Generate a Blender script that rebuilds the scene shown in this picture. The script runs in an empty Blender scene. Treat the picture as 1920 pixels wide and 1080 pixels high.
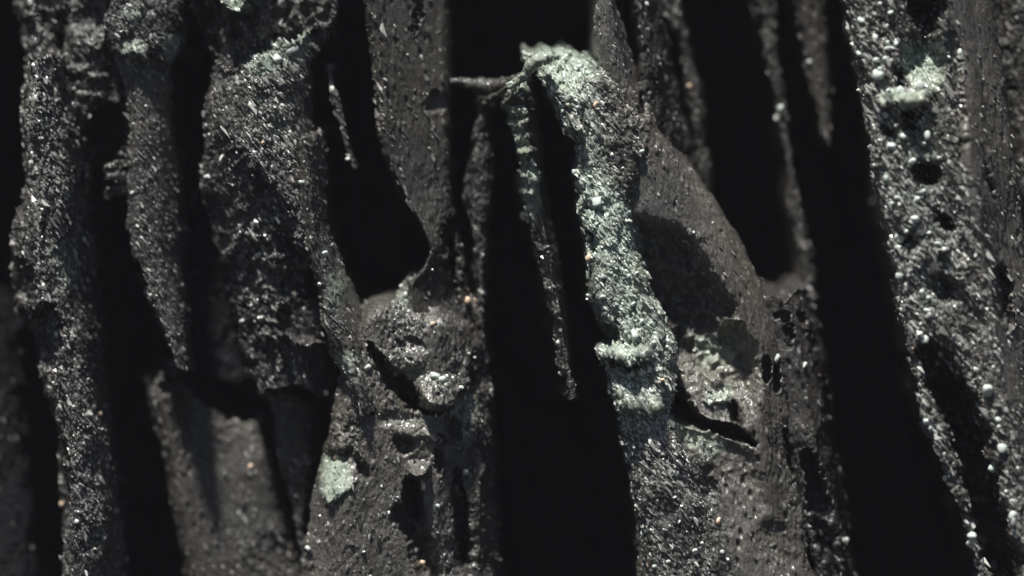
import bpy, math
import numpy as np
from mathutils import Vector, Matrix

# ------------------------------------------------------------------ camera, sky, sun, exposure
scene = bpy.context.scene
C = scene.collection
D = 22.0                    # metres from the camera to the plane of the main rib
PX = 400.0                  # photograph pixels per metre on that plane

cam = bpy.data.cameras.new('camera')
cam.sensor_width = 36.0
cam.lens = 36.0 * D / (1920 / PX)
cam.clip_start = 0.5
cam.clip_end = 500.0
cam.dof.use_dof = True
cam.dof.focus_distance = D - 0.12
cam.dof.aperture_fstop = 0.16
cam_o = bpy.data.objects.new('camera', cam)
cam_o.location = (0, -D, 0)
cam_o.rotation_euler = (math.radians(90), 0, 0)
C.objects.link(cam_o)
scene.camera = cam_o

SUN_EL, SUN_AZ = math.radians(67), math.radians(-29)      # azimuth measured from the camera's side, minus = from the left
world = bpy.data.worlds.new('World')
scene.world = world
world.use_nodes = True
wn = world.node_tree.nodes
sky = wn.new('ShaderNodeTexSky')
sky.sky_type = 'NISHITA'
sky.sun_disc = False
sky.sun_elevation = SUN_EL
sky.sun_rotation = math.pi - SUN_AZ
wn['Background'].inputs[1].default_value = 0.03
world.node_tree.links.new(sky.outputs[0], wn['Background'].inputs[0])

sun = bpy.data.lights.new('sun', 'SUN')
sun.energy = 5.0
sun.angle = math.radians(3.5)
sun.color = (1.0, 0.97, 0.92)
sun_o = bpy.data.objects.new('sun', sun)
to_sun = Vector((math.sin(SUN_AZ) * math.cos(SUN_EL), -math.cos(SUN_AZ) * math.cos(SUN_EL), math.sin(SUN_EL)))
sun_o.rotation_euler = to_sun.to_track_quat('Z', 'Y').to_euler()
sun_o.location = to_sun * 30
C.objects.link(sun_o)

vs = scene.view_settings
vs.view_transform = 'Standard'
vs.look = 'None'
vs.exposure = 0.42
vs.gamma = 1.0
scene.cycles.max_bounces = 4
scene.cycles.sample_clamp_indirect = 4.0

rng = np.random.default_rng(7)

# ------------------------------------------------------------------ noise
def _hash(ix, iy, iz, seed):
    h = (ix.astype(np.uint32) * np.uint32(374761393) + iy.astype(np.uint32) * np.uint32(668265263)
         + iz.astype(np.uint32) * np.uint32(2147483647) + np.uint32((seed * 974711 + 12345) & 0xffffffff))
    h = (h ^ (h >> np.uint32(13))) * np.uint32(1274126177)
    h = (h ^ (h >> np.uint32(16))) * np.uint32(2246822519)
    h ^= h >> np.uint32(15)
    return h

def _h01(ix, iy, iz, seed):
    return _hash(ix, iy, iz, seed).astype(np.float32) * np.float32(1 / 4294967296.0)

ROT = np.array(Matrix.Rotation(0.71, 3, 'X') @ Matrix.Rotation(0.93, 3, 'Y') @ Matrix.Rotation(0.47, 3, 'Z'))

def vnoise(p, seed=0):
    """value noise in -1..1 at the points p (n x 3)"""
    p = p @ ROT
    f = np.floor(p)
    t = (p - f).astype(np.float32)
    i = f.astype(np.int64)
    t = t * t * (3 - 2 * t)
    out = np.zeros(len(p), np.float32)
    for dx in (0, 1):
        wx = t[:, 0] if dx else 1 - t[:, 0]
        for dy in (0, 1):
            wy = t[:, 1] if dy else 1 - t[:, 1]
            for dz in (0, 1):
                wz = t[:, 2] if dz else 1 - t[:, 2]
                out += wx * wy * wz * _h01(i[:, 0] + dx, i[:, 1] + dy, i[:, 2] + dz, seed)
    return out * 2 - 1

def fbm(p, octaves=4, seed=0, gain=0.5):
    a, out, tot = 1.0, 0, 0
    for o in range(octaves):
        out = out + a * vnoise(p * (2.03 ** o) + 17.3 * o, seed + o)
        tot += a
        a *= gain
    return out / tot

def worley(p, seed=0):
    """distance to the nearest feature point and that cell's random number"""
    i = np.floor(p).astype(np.int64)
    best = np.full(len(p), 9.0, np.float32)
    cid = np.zeros(len(p), np.float32)
    pf = p.astype(np.float32)
    for dx in (-1, 0, 1):
        for dy in (-1, 0, 1):
            for dz in (-1, 0, 1):
                cx, cy, cz = i[:, 0] + dx, i[:, 1] + dy, i[:, 2] + dz
                h = _hash(cx, cy, cz, seed)
                fx = cx + (h & np.uint32(1023)).astype(np.float32) / 1023
                fy = cy + ((h >> np.uint32(10)) & np.uint32(1023)).astype(np.float32) / 1023
                fz = cz + ((h >> np.uint32(20)) & np.uint32(1023)).astype(np.float32) / 1023
                d = (fx - pf[:, 0]) ** 2 + (fy - pf[:, 1]) ** 2 + (fz - pf[:, 2]) ** 2
                m = d < best
                best[m] = d[m]
                cid[m] = (h[m] >> np.uint32(8)).astype(np.float32) / 16777216.0
    return np.sqrt(best), cid

def facets(p, seed=0):
    """broken rubble: every Worley cell is a plane of its own height and tilt; about -1..1"""
    p = p @ ROT
    i = np.floor(p).astype(np.int64)
    best = np.full(len(p), 9.0, np.float32)
    val = np.zeros(len(p), np.float32)
    pf = p.astype(np.float32)
    for dx in (-1, 0, 1):
        for dy in (-1, 0, 1):
            for dz in (-1, 0, 1):
                cx, cy, cz = i[:, 0] + dx, i[:, 1] + dy, i[:, 2] + dz
                h = _hash(cx, cy, cz, seed)
                ox = cx + (h & np.uint32(1023)).astype(np.float32) / 1023 - pf[:, 0]
                oy = cy + ((h >> np.uint32(10)) & np.uint32(1023)).astype(np.float32) / 1023 - pf[:, 1]
                oz = cz + ((h >> np.uint32(20)) & np.uint32(1023)).astype(np.float32) / 1023 - pf[:, 2]
                d = ox * ox + oy * oy + oz * oz
                m = d < best
                hm = h[m] * np.uint32(2654435761)
                hm ^= hm >> np.uint32(14)
                a = (hm & np.uint32(255)).astype(np.float32) / 127.5 - 1
                b = ((hm >> np.uint32(8)) & np.uint32(255)).astype(np.float32) / 127.5 - 1
                c = ((hm >> np.uint32(16)) & np.uint32(255)).astype(np.float32) / 127.5 - 1
                e = ((hm >> np.uint32(24)) & np.uint32(255)).astype(np.float32) / 127.5 - 1
                best[m] = d[m]
                val[m] = 0.55 * e + 0.9 * (a * ox[m] + b * oy[m] + c * oz[m])
    return val - 0.6 * best

def sstep(a, b, x):
    t = np.clip((x - a) / (b - a), 0, 1)
    return t * t * (3 - 2 * t)

def lerp_line(pts, y):
    """x along a polyline of (x, y) points, carried on straight past both ends"""
    pts = sorted(pts, key=lambda q: q[1])
    xs = np.array([q[0] for q in pts], float)
    ys = np.array([q[1] for q in pts], float)
    r = np.interp(y, ys, xs)
    lo, hi = y < ys[0], y > ys[-1]
    r = np.where(lo, xs[0] + (y - ys[0]) * (xs[1] - xs[0]) / (ys[1] - ys[0]), r)
    r = np.where(hi, xs[-1] + (y - ys[-1]) * (xs[-1] - xs[-2]) / (ys[-1] - ys[-2]), r)
    return r

def rounded(poly, k):
    for _ in range(k):
        out = []
        for i in range(len(poly)):
            (ax, ay), (bx_, by_) = poly[i], poly[(i + 1) % len(poly)]
            out += [(0.75 * ax + 0.25 * bx_, 0.75 * ay + 0.25 * by_), (0.25 * ax + 0.75 * bx_, 0.25 * ay + 0.75 * by_)]
        poly = out
    return poly

def poly_sd(poly, x, y):
    """signed distance in pixels to a polygon, plus inside"""
    n = len(poly)
    d = np.full(x.shape, 1e12)
    inside = np.zeros(x.shape, bool)
    for k in range(n):
        x0, y0 = poly[k]
        x1, y1 = poly[(k + 1) % n]
        ex, ey = x1 - x0, y1 - y0
        t = np.clip(((x - x0) * ex + (y - y0) * ey) / (ex * ex + ey * ey + 1e-9), 0, 1)
        d = np.minimum(d, (x - x0 - t * ex) ** 2 + (y - y0 - t * ey) ** 2)
        c = (y0 > y) != (y1 > y)
        xi = x0 + (y - y0) * ex / (ey if abs(ey) > 1e-9 else 1e-9)
        inside ^= c & (x < xi)
    d = np.sqrt(d)
    return np.where(inside, d, -d)

# ------------------------------------------------------------------ materials
def node_mat(name):
    m = bpy.data.materials.new(name)
    m.use_nodes = True
    nt = m.node_tree
    return m, nt, nt.nodes, nt.links, nt.nodes['Principled BSDF']

def ramp(nodes, stops):
    r = nodes.new('ShaderNodeValToRGB')
    e = r.color_ramp.elements
    while len(e) < len(stops):
        e.new(0.5)
    for k, (p, c) in enumerate(stops):
        e[k].position = p
        e[k].color = (*c, 1)
    return r

def noise_node(nodes, links, vec, scale, detail=5, rough=0.6):
    n = nodes.new('ShaderNodeTexNoise')
    n.inputs['Scale'].default_value = scale
    n.inputs['Detail'].default_value = detail
    n.inputs['Roughness'].default_value = rough
    links.new(vec, n.inputs['Vector'])
    return n

def rock_material(name, dark, mid, pale, sheen_a=(0.155, 0.185, 0.15), sheen_b=(0.42, 0.49, 0.415), spec=0.7, rough=0.33):
    """rock whose crusted parts (attribute crust) are paler with a grey green sheen painted on where faces catch light"""
    m, nt, N, L, b = node_mat(name)
    tc = N.new('ShaderNodeTexCoord')
    mp = N.new('ShaderNodeMapping')
    mp.inputs['Scale'].default_value = (1, 1, 0.5)
    L.new(tc.outputs['Object'], mp.inputs['Vector'])
    n1 = noise_node(N, L, mp.outputs[0], 5, 6)
    n2 = noise_node(N, L, mp.outputs[0], 75, 4, 0.7)
    mixn = N.new('ShaderNodeMath'); mixn.operation = 'MULTIPLY_ADD'
    L.new(n2.outputs[0], mixn.inputs[0]); mixn.inputs[1].default_value = 0.55
    half = N.new('ShaderNodeMath'); half.operation = 'MULTIPLY'
    L.new(n1.outputs[0], half.inputs[0]); half.inputs[1].default_value = 0.45
    L.new(half.outputs[0], mixn.inputs[2])
    r1 = ramp(N, [(0.36, dark), (0.52, mid), (0.66, pale)])
    L.new(mixn.outputs[0], r1.inputs[0])
    # crust: paler mottled grains
    n3 = noise_node(N, L, tc.outputs['Object'], 48, 4, 0.75)
    r2 = ramp(N, [(0.42, tuple(0.6 * c for c in dark)), (0.54, tuple(0.8 * c for c in mid)), (0.68, tuple(min(0.6, 1.7 * c) for c in pale))])
    L.new(n3.outputs[0], r2.inputs[0])
    a1 = N.new('ShaderNodeAttribute'); a1.attribute_name = 'crust'
    nm = noise_node(N, L, tc.outputs['Object'], 8.5, 5, 0.65)
    mott = ramp(N, [(0.36, (0.30, 0.29, 0.28)), (0.50, (0.85, 0.85, 0.85)), (0.64, (1.0, 1.0, 1.0))])
    L.new(nm.outputs[0], mott.inputs[0])
    mm = N.new('ShaderNodeMix'); mm.data_type = 'RGBA'; mm.blend_type = 'MULTIPLY'
    mm.inputs['Factor'].default_value = 1.0
    L.new(r2.outputs[0], mm.inputs['A']); L.new(mott.outputs[0], mm.inputs['B'])
    mx1 = N.new('ShaderNodeMix'); mx1.data_type = 'RGBA'
    L.new(a1.outputs['Fac'], mx1.inputs['Factor'])
    L.new(r1.outputs[0], mx1.inputs['A']); L.new(mm.outputs['Result'], mx1.inputs['B'])
    # grey green sheen of lit faces, painted into the base colour
    n4 = noise_node(N, L, tc.outputs['Object'], 30, 5, 0.7)
    r3 = ramp(N, [(0.35, sheen_a), (0.62, sheen_b)])
    L.new(n4.outputs[0], r3.inputs[0])
    a2 = N.new('ShaderNodeAttribute'); a2.attribute_name = 'sheen_paint'
    br = N.new('ShaderNodeMath'); br.operation = 'ADD'
    L.new(a2.outputs['Fac'], br.inputs[0])
    nn = N.new('ShaderNodeMath'); nn.operation = 'MULTIPLY_ADD'
    L.new(n3.outputs[0], nn.inputs[0]); nn.inputs[1].default_value = 0.9; nn.inputs[2].default_value = -0.45
    L.new(nn.outputs[0], br.inputs[1])
    mr = N.new('ShaderNodeMapRange'); mr.interpolation_type = 'SMOOTHSTEP'
    mr.inputs['From Min'].default_value = 0.15; mr.inputs['From Max'].default_value = 0.95
    L.new(br.outputs[0], mr.inputs['Value'])
    cl = N.new('ShaderNodeMath'); cl.operation = 'MULTIPLY'
    gate = N.new('ShaderNodeMapRange'); gate.inputs['From Min'].default_value = 0.0; gate.inputs['From Max'].default_value = 0.15
    L.new(a2.outputs['Fac'], gate.inputs['Value'])
    L.new(mr.outputs[0], cl.inputs[0]); L.new(gate.outputs[0], cl.inputs[1])
    mx2 = N.new('ShaderNodeMix'); mx2.data_type = 'RGBA'
    L.new(cl.outputs[0], mx2.inputs['Factor'])
    L.new(mx1.outputs['Result'], mx2.inputs['A']); L.new(r3.outputs[0], mx2.inputs['B'])
    nh = noise_node(N, L, tc.outputs['Object'], 1.9, 3, 0.6)
    hue = ramp(N, [(0.38, (1.0, 0.96, 0.90)), (0.52, (1.0, 0.98, 0.97)), (0.64, (0.95, 0.96, 1.0))])
    L.new(nh.outputs[0], hue.inputs[0])
    mh = N.new('ShaderNodeMix'); mh.data_type = 'RGBA'; mh.blend_type = 'MULTIPLY'; mh.inputs['Factor'].default_value = 1.0
    L.new(mx2.outputs['Result'], mh.inputs['A']); L.new(hue.outputs[0], mh.inputs['B'])
    L.new(mh.outputs['Result'], b.inputs['Base Color'])
    rr = N.new('ShaderNodeMapRange')
    rr.inputs['To Min'].default_value = rough - 0.16; rr.inputs['To Max'].default_value = rough + 0.25
    L.new(n2.outputs[0], rr.inputs['Value']); L.new(rr.outputs[0], b.inputs['Roughness'])
    b.inputs['Specular IOR Level'].default_value = spec
    b.inputs['Specular Tint'].default_value = (0.95, 1.0, 0.95, 1)
    b.inputs['Coat Weight'].default_value = 0.45 if spec > 0.2 else 0.0
    b.inputs['Coat Roughness'].default_value = 0.16
    bp = N.new('ShaderNodeBump'); bp.inputs['Strength'].default_value = 0.8; bp.inputs['Distance'].default_value = 0.006
    nb = noise_node(N, L, mp.outputs[0], 130, 3, 0.7)
    L.new(nb.outputs[0], bp.inputs['Height']); L.new(bp.outputs[0], b.inputs['Normal'])
    return m

ROCK = rock_material('grey_rock', (0.022, 0.021, 0.021), (0.070, 0.067, 0.065), (0.13, 0.125, 0.118))
ROCK_S = rock_material('slab_rock', (0.020, 0.019, 0.017), (0.058, 0.055, 0.050), (0.10, 0.096, 0.088), rough=0.55, spec=0.4)
ROCK_L = rock_material('pale_grey_rock', (0.036, 0.034, 0.031), (0.112, 0.106, 0.096), (0.19, 0.181, 0.162))
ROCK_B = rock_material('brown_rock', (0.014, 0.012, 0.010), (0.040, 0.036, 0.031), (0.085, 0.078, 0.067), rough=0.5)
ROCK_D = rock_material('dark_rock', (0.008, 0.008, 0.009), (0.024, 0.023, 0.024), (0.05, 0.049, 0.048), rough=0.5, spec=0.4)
ROCK_W = rock_material('darkened_rock', (0.010, 0.010, 0.012), (0.018, 0.017, 0.020), (0.030, 0.028, 0.032), spec=0.1, rough=0.75)  # shade put into the colour, keeps gaps and recesses black

def grain_material():
    m, nt, N, L, b = node_mat('mineral_grains')
    a = N.new('ShaderNodeAttribute'); a.attribute_name = 'tint'
    L.new(a.outputs['Color'], b.inputs['Base Color'])
    b.inputs['Roughness'].default_value = 0.30
    b.inputs['Specular IOR Level'].default_value = 0.6
    return m
GRAIN = grain_material()

def pebble_material(name, c0, c1):
    m, nt, N, L, b = node_mat(name)
    tc = N.new('ShaderNodeTexCoord')
    n = noise_node(N, L, tc.outputs['Object'], 60, 4)
    r = ramp(N, [(0.35, c0), (0.65, c1)])
    L.new(n.outputs[0], r.inputs[0]); L.new(r.outputs[0], b.inputs['Base Color'])
    b.inputs['Roughness'].default_value = 0.22
    b.inputs['Specular IOR Level'].default_value = 0.7
    return m
PEB_PALE = pebble_material('pale_glint_mineral', (0.45, 0.52, 0.47), (0.80, 0.86, 0.80))  # pale colour stands in for sun glints on wet grains
PEB_WARM = pebble_material('warm_mineral', (0.80, 0.50, 0.30), (0.90, 0.80, 0.66))
PEB_GREY = pebble_material('grey_mineral', (0.16, 0.16, 0.16), (0.40, 0.42, 0.40))

# ------------------------------------------------------------------ helpers for objects
def tag(o, label=None, cat=None, group=None, kind=None):
    if label: o['label'] = label
    if cat: o['category'] = cat
    if group: o['group'] = group
    if kind: o['kind'] = kind
    return o

def mesh_from(name, verts, faces, mat, attrs=None, smooth=False):
    me = bpy.data.meshes.new(name)
    nv, nf, k = len(verts), len(faces), faces.shape[1]
    me.vertices.add(nv)
    me.vertices.foreach_set('co', np.ascontiguousarray(verts, np.float32).ravel())
    me.loops.add(nf * k)
    me.loops.foreach_set('vertex_index', np.ascontiguousarray(faces, np.int32).ravel())
    me.polygons.add(nf)
    me.polygons.foreach_set('loop_start', np.arange(0, nf * k, k, dtype=np.int32))
    me.polygons.foreach_set('use_smooth', np.full(nf, smooth))
    me.update(calc_edges=True)
    for an, val in (attrs or {}).items():
        if val.ndim == 1:
            at = me.attributes.new(an, 'FLOAT', 'POINT')
            at.data.foreach_set('value', val.astype(np.float32))
        else:
            at = me.attributes.new(an, 'FLOAT_COLOR', 'POINT')
            at.data.foreach_set('color', val.astype(np.float32).ravel())
    me.materials.append(mat)
    return me

def grid_faces(nr, nc):
    i = np.arange(nr - 1)[:, None] * nc + np.arange(nc - 1)[None, :]
    return np.stack([i, i + nc, i + nc + 1, i + 1], -1).reshape(-1, 4)

# icosahedron for grains and pebbles
_g = (1 + 5 ** .5) / 2
ICO_V = np.array([(-1, _g, 0), (1, _g, 0), (-1, -_g, 0), (1, -_g, 0), (0, -1, _g), (0, 1, _g), (0, -1, -_g), (0, 1, -_g),
                  (_g, 0, -1), (_g, 0, 1), (-_g, 0, -1), (-_g, 0, 1)], float)
ICO_V /= np.linalg.norm(ICO_V[0])
ICO_F = np.array([(0, 11, 5), (0, 5, 1), (0, 1, 7), (0, 7, 10), (0, 10, 11), (1, 5, 9), (5, 11, 4), (11, 10, 2), (10, 7, 6), (7, 1, 8),
                  (3, 9, 4), (3, 4, 2), (3, 2, 6), (3, 6, 8), (3, 8, 9), (4, 9, 5), (2, 4, 11), (6, 2, 10), (8, 6, 7), (9, 8, 1)])

def rand_rot(n):
    q = rng.normal(size=(n, 4)); q /= np.linalg.norm(q, axis=1)[:, None]
    w, x, y, z = q.T
    return np.stack([np.stack([1 - 2 * (y * y + z * z), 2 * (x * y - z * w), 2 * (x * z + y * w)], -1),
                     np.stack([2 * (x * y + z * w), 1 - 2 * (x * x + z * z), 2 * (y * z - x * w)], -1),
                     np.stack([2 * (x * z - y * w), 2 * (y * z + x * w), 1 - 2 * (x * x + y * y)], -1)], 1)

OCT_V = np.array([(1, 0, 0), (-1, 0, 0), (0, 1, 0), (0, -1, 0), (0, 0, 1), (0, 0, -1)], float)
OCT_F = np.array([(0, 2, 4), (2, 1, 4), (1, 3, 4), (3, 0, 4), (2, 0, 5), (1, 2, 5), (3, 1, 5), (0, 3, 5)])

def grains_mesh(name, centres, radii, tints, lean):
    """facetted crystals, most of them drawn out down the slope"""
    n = len(centres)
    v = OCT_V[None] * (1 + 0.25 * rng.normal(size=(n, 6, 1)))
    rr_ = rand_rot(n)
    v = np.einsum('nij,nkj->nki', rr_, v)
    sc = np.stack([rng.uniform(0.6, 1.0, n), rng.uniform(0.5, 0.9, n), rng.uniform(0.8, 2.0, n)], -1)
    v = v * sc[:, None, :] * radii[:, None, None]
    v[:, :, 0] += rng.normal(lean - 0.35, 0.15, n)[:, None] * v[:, :, 2]
    v = v + centres[:, None, :]
    f = (OCT_F[None] + 6 * np.arange(n)[:, None, None]).reshape(-1, 3)
    t = np.repeat(np.concatenate([tints, np.ones((n, 1))], 1), 6, axis=0)
    return mesh_from(name, v.reshape(-1, 3), f, GRAIN, {'tint': t})

def pebble_mesh(k, mat):
    """a rounded, slightly facetted stone of unit radius, 80 triangles"""
    vs_, fs_ = [list(v) for v in ICO_V], []
    cache = {}
    def midp(a, b):
        key = (min(a, b), max(a, b))
        if key not in cache:
            m = np.array(vs_[a]) + np.array(vs_[b]); m /= np.linalg.norm(m)
            vs_.append(list(m)); cache[key] = len(vs_) - 1
        return cache[key]
    for a, b, c in ICO_F:
        ab, bc, ca = midp(a, b), midp(b, c), midp(c, a)
        fs_ += [(a, ab, ca), (b, bc, ab), (c, ca, bc), (ab, bc, ca)]
    v = np.array(vs_)
    v *= 1 + 0.55 * fbm(v * 1.1 + 31.7 * k, 2, 50 + k)[:, None]
    v = np.clip(v, -0.62 - 0.1 * (k % 3), 0.68)
    v *= np.array([0.95, 0.8, 1.05 + 0.2 * (k % 3)])
    return mesh_from('pebble', v, np.array(fs_), mat, smooth=True)
PEBBLES = {m.name: [pebble_mesh(k + 7 * j, m) for k in range(4)] for j, m in enumerate((PEB_PALE, PEB_WARM, PEB_GREY))}

STEP = 1.9
BACK = 2.75                  # depth of the wall behind the gaps

# ------------------------------------------------------------------ the rib builder
def rib(name, label, L, R, y0, top=None, bottom=None, depth=1.2, taper=0.35, prof=None, pushes=(), crust=(), sheen_paint=(),
        crust_all=0.0, sheen_all=0.0, mat=None, ragged=(5, 2), amp=1.0, grain=0.0, grain_zones=(), pebbles=0, pebble_zone=None,
        pebble_mix=(0.7, 0.1, 0.2), seed=1, big=0.03, gsize=1.0, edge=16, cat='rock', roll=3.0, warp=1.0, step=STEP, tint=1.0, warm=0.03):
    """One upright rock rib. L, R: its side edges, traced as (x, y) points in photograph pixels, taken on the rib's own depth y0.
    top / bottom: None = runs on past the frame to the added roof or floor, else a polyline of the free end.
    pushes: (polygon, at its top, at its bottom, softness px): metres moved away (+) from or towards (-) the viewer."""
    mat = mat or ROCK
    s = (D + y0) / D / PX
    ty = np.mean([q[1] for q in top]) if top else -190.0
    by = np.mean([q[1] for q in bottom]) if bottom else 1290.0
    nr = int((by - ty) / step) + 1
    pyr = np.linspace(ty, by, nr)
    z3 = np.zeros(nr)
    def rag(k):
        q = np.stack([pyr, z3, z3 + 9.1 * k], -1)
        return ragged[0] * fbm(q / 55.0, 3, seed + 70 + k) * 1.6 + ragged[1] * fbm(q / 16.0, 3, seed + 90 + k) * 1.8
    ker = np.hanning(33); ker /= ker.sum()
    soften = lambda a: np.convolve(np.pad(a, 16, mode='edge'), ker, 'valid')
    l0, r0 = lerp_line(L, pyr), lerp_line(R, pyr)
    l, r = l0 + rag(0), r0 + rag(1)
    l0, r0 = soften(l0), soften(r0)
    r = np.maximum(r, l + 3)
    w = r - l
    nf = max(8, int(w.max() / step))
    ns = max(10, int(min(60, 22 + depth * 18)))
    u = np.linspace(0, 1, nf)
    px = l[:, None] + w[:, None] * u[None]
    py = np.repeat(pyr[:, None], nf, 1)
    if top:
        t_off = np.interp(px, [q[0] for q in sorted(top)], [q[1] for q in sorted(top)]) - ty
        t_off = t_off + 16 * fbm(np.stack([px.ravel() / 22, px.ravel() * 0, px.ravel() * 0 + seed], -1), 4, seed + 81).reshape(px.shape)
        py = py + t_off * np.clip(1 - (py - ty) / 160.0, 0, 1)
    if bottom:
        b_off = np.interp(px, [q[0] for q in sorted(bottom)], [q[1] for q in sorted(bottom)]) - by
        b_off = b_off + 22 * fbm(np.stack([px.ravel() / 22, px.ravel() * 0, px.ravel() * 0 + seed], -1), 4, seed + 82).reshape(px.shape)
        py = py + b_off * np.clip(1 - (by - py) / 160.0, 0, 1)
    # front depth
    y = np.zeros_like(px)
    if prof:
        pu = np.array([q[0] for q in prof]); pv = np.array([q[1] for q in prof])
        us = np.clip((px - l0[:, None]) / np.maximum(r0 - l0, 3)[:, None], 0, 1)
        y += np.interp(us, pu, pv)
    e = np.minimum(px - l[:, None], r[:, None] - px)
    ed = np.minimum(edge * roll, np.maximum(4, w * 0.48))[:, None]
    tt = np.clip(1 - e / ed, 0, 1)
    y += ed * s * (1 - np.sqrt(np.maximum(0, 1 - tt * tt)))
    wob = fbm(np.stack([px.ravel() / 26, py.ravel() / 26, np.full(px.size, seed * 3.7)], -1), 3, seed + 5).reshape(px.shape) * 11
    wob2 = vnoise(np.stack([px.ravel() / 7, py.ravel() / 7, np.full(px.size, seed * 1.3)], -1), seed + 6).reshape(px.shape) * 2.5
    w3 = np.stack([px.ravel() / 34, py.ravel() / 34, np.full(px.size, seed * 5.1)], -1)
    wx = px + (9 * fbm(w3, 3, seed + 61) + 5 * fbm(w3 * 4.1, 2, seed + 63)).reshape(px.shape) * 1.5 * warp
    wy = py + (9 * fbm(w3, 3, seed + 62) + 5 * fbm(w3 * 4.1, 2, seed + 64)).reshape(px.shape) * 1.5 * warp
    lumpy = 1 + 0.45 * fbm(w3 * 1.3 + 5, 3, seed + 65).reshape(px.shape)
    for poly, a, b, soft in pushes:
        sd = poly_sd(rounded(poly, 2 if len(poly) < 6 else 1), wx, wy) + wob2 * (0.4 + 0.6 * warp)
        wgt = sstep(-soft * 0.6, soft * 0.6, sd)
        ys = [q[1] for q in poly]
        g = np.clip((py - min(ys)) / (max(ys) - min(ys)), 0, 1)
        y += wgt * (a + (b - a) * g) * lumpy
    def zone(zs, base):
        m = np.full(px.shape, float(base))
        for poly, val, soft in zs:
            sd = poly_sd(poly, wx, wy) + wob * 0.9 + wob2
            wgt = sstep(-soft, soft, sd)
            m = m * (1 - wgt) + val * wgt
        return m
    cr = zone(crust, crust_all)
    co = zone(sheen_paint, sheen_all)
    gd = zone(grain_zones, grain)
    X = (px - 960) * s
    Z = (540 - py) * s
    Y = y + y0
    # sides
    t = (np.linspace(0, 1, ns + 1)[1:]) ** 1.7
    def side(col, sign):
        xe, ye, ze = X[:, col:col + 1], Y[:, col:col + 1], Z[:, col:col + 1]
        ww = (w * s)[:, None]
        yb = np.maximum(ye + 0.05, y0 + depth)
        return (xe + sign * taper * ww * t[None] ** 0.8, ye + (yb - ye) * t[None], np.repeat(ze, ns, 1))
    lx, ly, lz = side(0, 1)
    rx, ry, rz = side(nf - 1, -1)
    rev = lambda a: a[:, ::-1]
    X = np.concatenate([rev(lx), X, rx], 1); Y = np.concatenate([rev(ly), Y, ry], 1); Z = np.concatenate([rev(lz), Z, rz], 1)
    padc = lambda m: np.concatenate([np.repeat(m[:, :1], ns, 1), m, np.repeat(m[:, -1:], ns, 1)], 1)
    cr, co, gd = padc(cr), padc(co), padc(gd)
    gd[:, :ns] *= np.linspace(0, 1, ns)[None] ** 6
    gd[:, -ns:] *= np.linspace(1, 0, ns)[None] ** 6
    # free ends run back into the wall
    nb = 44
    tb = (np.linspace(0, 1, nb + 1)[1:, None]) ** 1.7
    def endrows(row, rise):
        yb = np.maximum(Y[row] + 0.02, y0 + depth)
        return (np.repeat(X[row][None], nb, 0), Y[row][None] + (yb - Y[row])[None] * tb, Z[row][None] + rise * np.minimum(tb, 0.25) * depth)
    if top:
        ex, ey, ez = endrows(0, 0.10)
        X = np.concatenate([ex[::-1], X]); Y = np.concatenate([ey[::-1], Y]); Z = np.concatenate([ez[::-1], Z])
        pr = lambda m: np.concatenate([np.repeat(m[:1], nb, 0), m])
        cr, co, gd = pr(cr), pr(co), pr(gd)
    if bottom:
        ex, ey, ez = endrows(-1, 0.12)
        X = np.concatenate([X, ex]); Y = np.concatenate([Y, ey]); Z = np.concatenate([Z, ez])
        pr = lambda m: np.concatenate([m, np.repeat(m[-1:], nb, 0)])
        cr, co, gd = pr(cr), pr(co), pr(gd)
        gd[-nb:] = 0
    nr, nc = X.shape
    P = np.stack([X, Y, Z], -1)
    def normals(P):
        N = np.cross(np.gradient(P, axis=1), -np.gradient(P, axis=0))
        return N / (np.linalg.norm(N, axis=-1, keepdims=True) + 1e-12)
    N = normals(P)
    if N[nr // 2, nc // 2, 1] > 0:
        N = -N
    lean = (lerp_line(L, np.array([by]))[0] - lerp_line(L, np.array([ty]))[0]) / (by - ty)
    q = P.reshape(-1, 3).copy()
    q[:, 0] += lean * q[:, 2]
    q += seed * 13.7
    qa = q * np.array([1, 1, 0.42])
    crf = cr.ravel()
    d = big * fbm(qa / 0.42, 3, seed)
    d += (0.0060 + 0.012 * crf) * fbm(qa / 0.085, 4, seed + 11, 0.55)
    d += crf * 0.030 * fbm(q * np.array([1, 1, 0.7]) / 0.14, 3, seed + 12, 0.6)
    lump = sstep(0.28, 0.66, fbm(qa / 0.17, 3, seed + 33) * 0.5 + 0.5)
    rub = crf * (0.25 + 0.75 * lump)
    an = np.array([1, 1, 0.62])
    d += rub * (0.0115 * facets(q * an / 0.052, seed + 21) + 0.0090 * facets(q * an / 0.024, seed + 22)) + (0.15 + 0.85 * crf) * 0.0048 * facets(q * an / 0.0125, seed + 24)
    # small sharp scabs and pits in the smooth parts
    sm = 1 - 0.75 * crf
    f3, c3 = worley(qa @ ROT / 0.030, seed + 23)
    pit = sstep(0.45, 0.12, f3)
    dens = sstep(0.35, 0.7, fbm(qa / 0.2, 2, seed + 35) * 0.5 + 0.5)
    d += sm * np.where(c3 < 0.04 + 0.22 * dens, -0.012 * pit * (0.4 + 0.9 * dens), np.where(c3 > 0.93 - 0.16 * dens, 0.012 * pit, 0))
    d += sm * 0.0040 * fbm(q * np.array([1, 1, 0.3]) / 0.014, 2, seed + 44)
    d *= amp
    P = P + N * d.reshape(nr, nc)[..., None]
    base = np.array([X.mean(), y0 + depth * 0.5, P[..., 2].min()])
    root = bpy.data.objects.new(name, None)
    root.empty_display_size = 0.2
    root.location = base
    C.objects.link(root)
    tag(root, label, cat)
    me = mesh_from('rock_body', (P - base).reshape(-1, 3), grid_faces(nr, nc), mat, {'crust': crf, 'sheen_paint': co.ravel()}, smooth=True)
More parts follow.
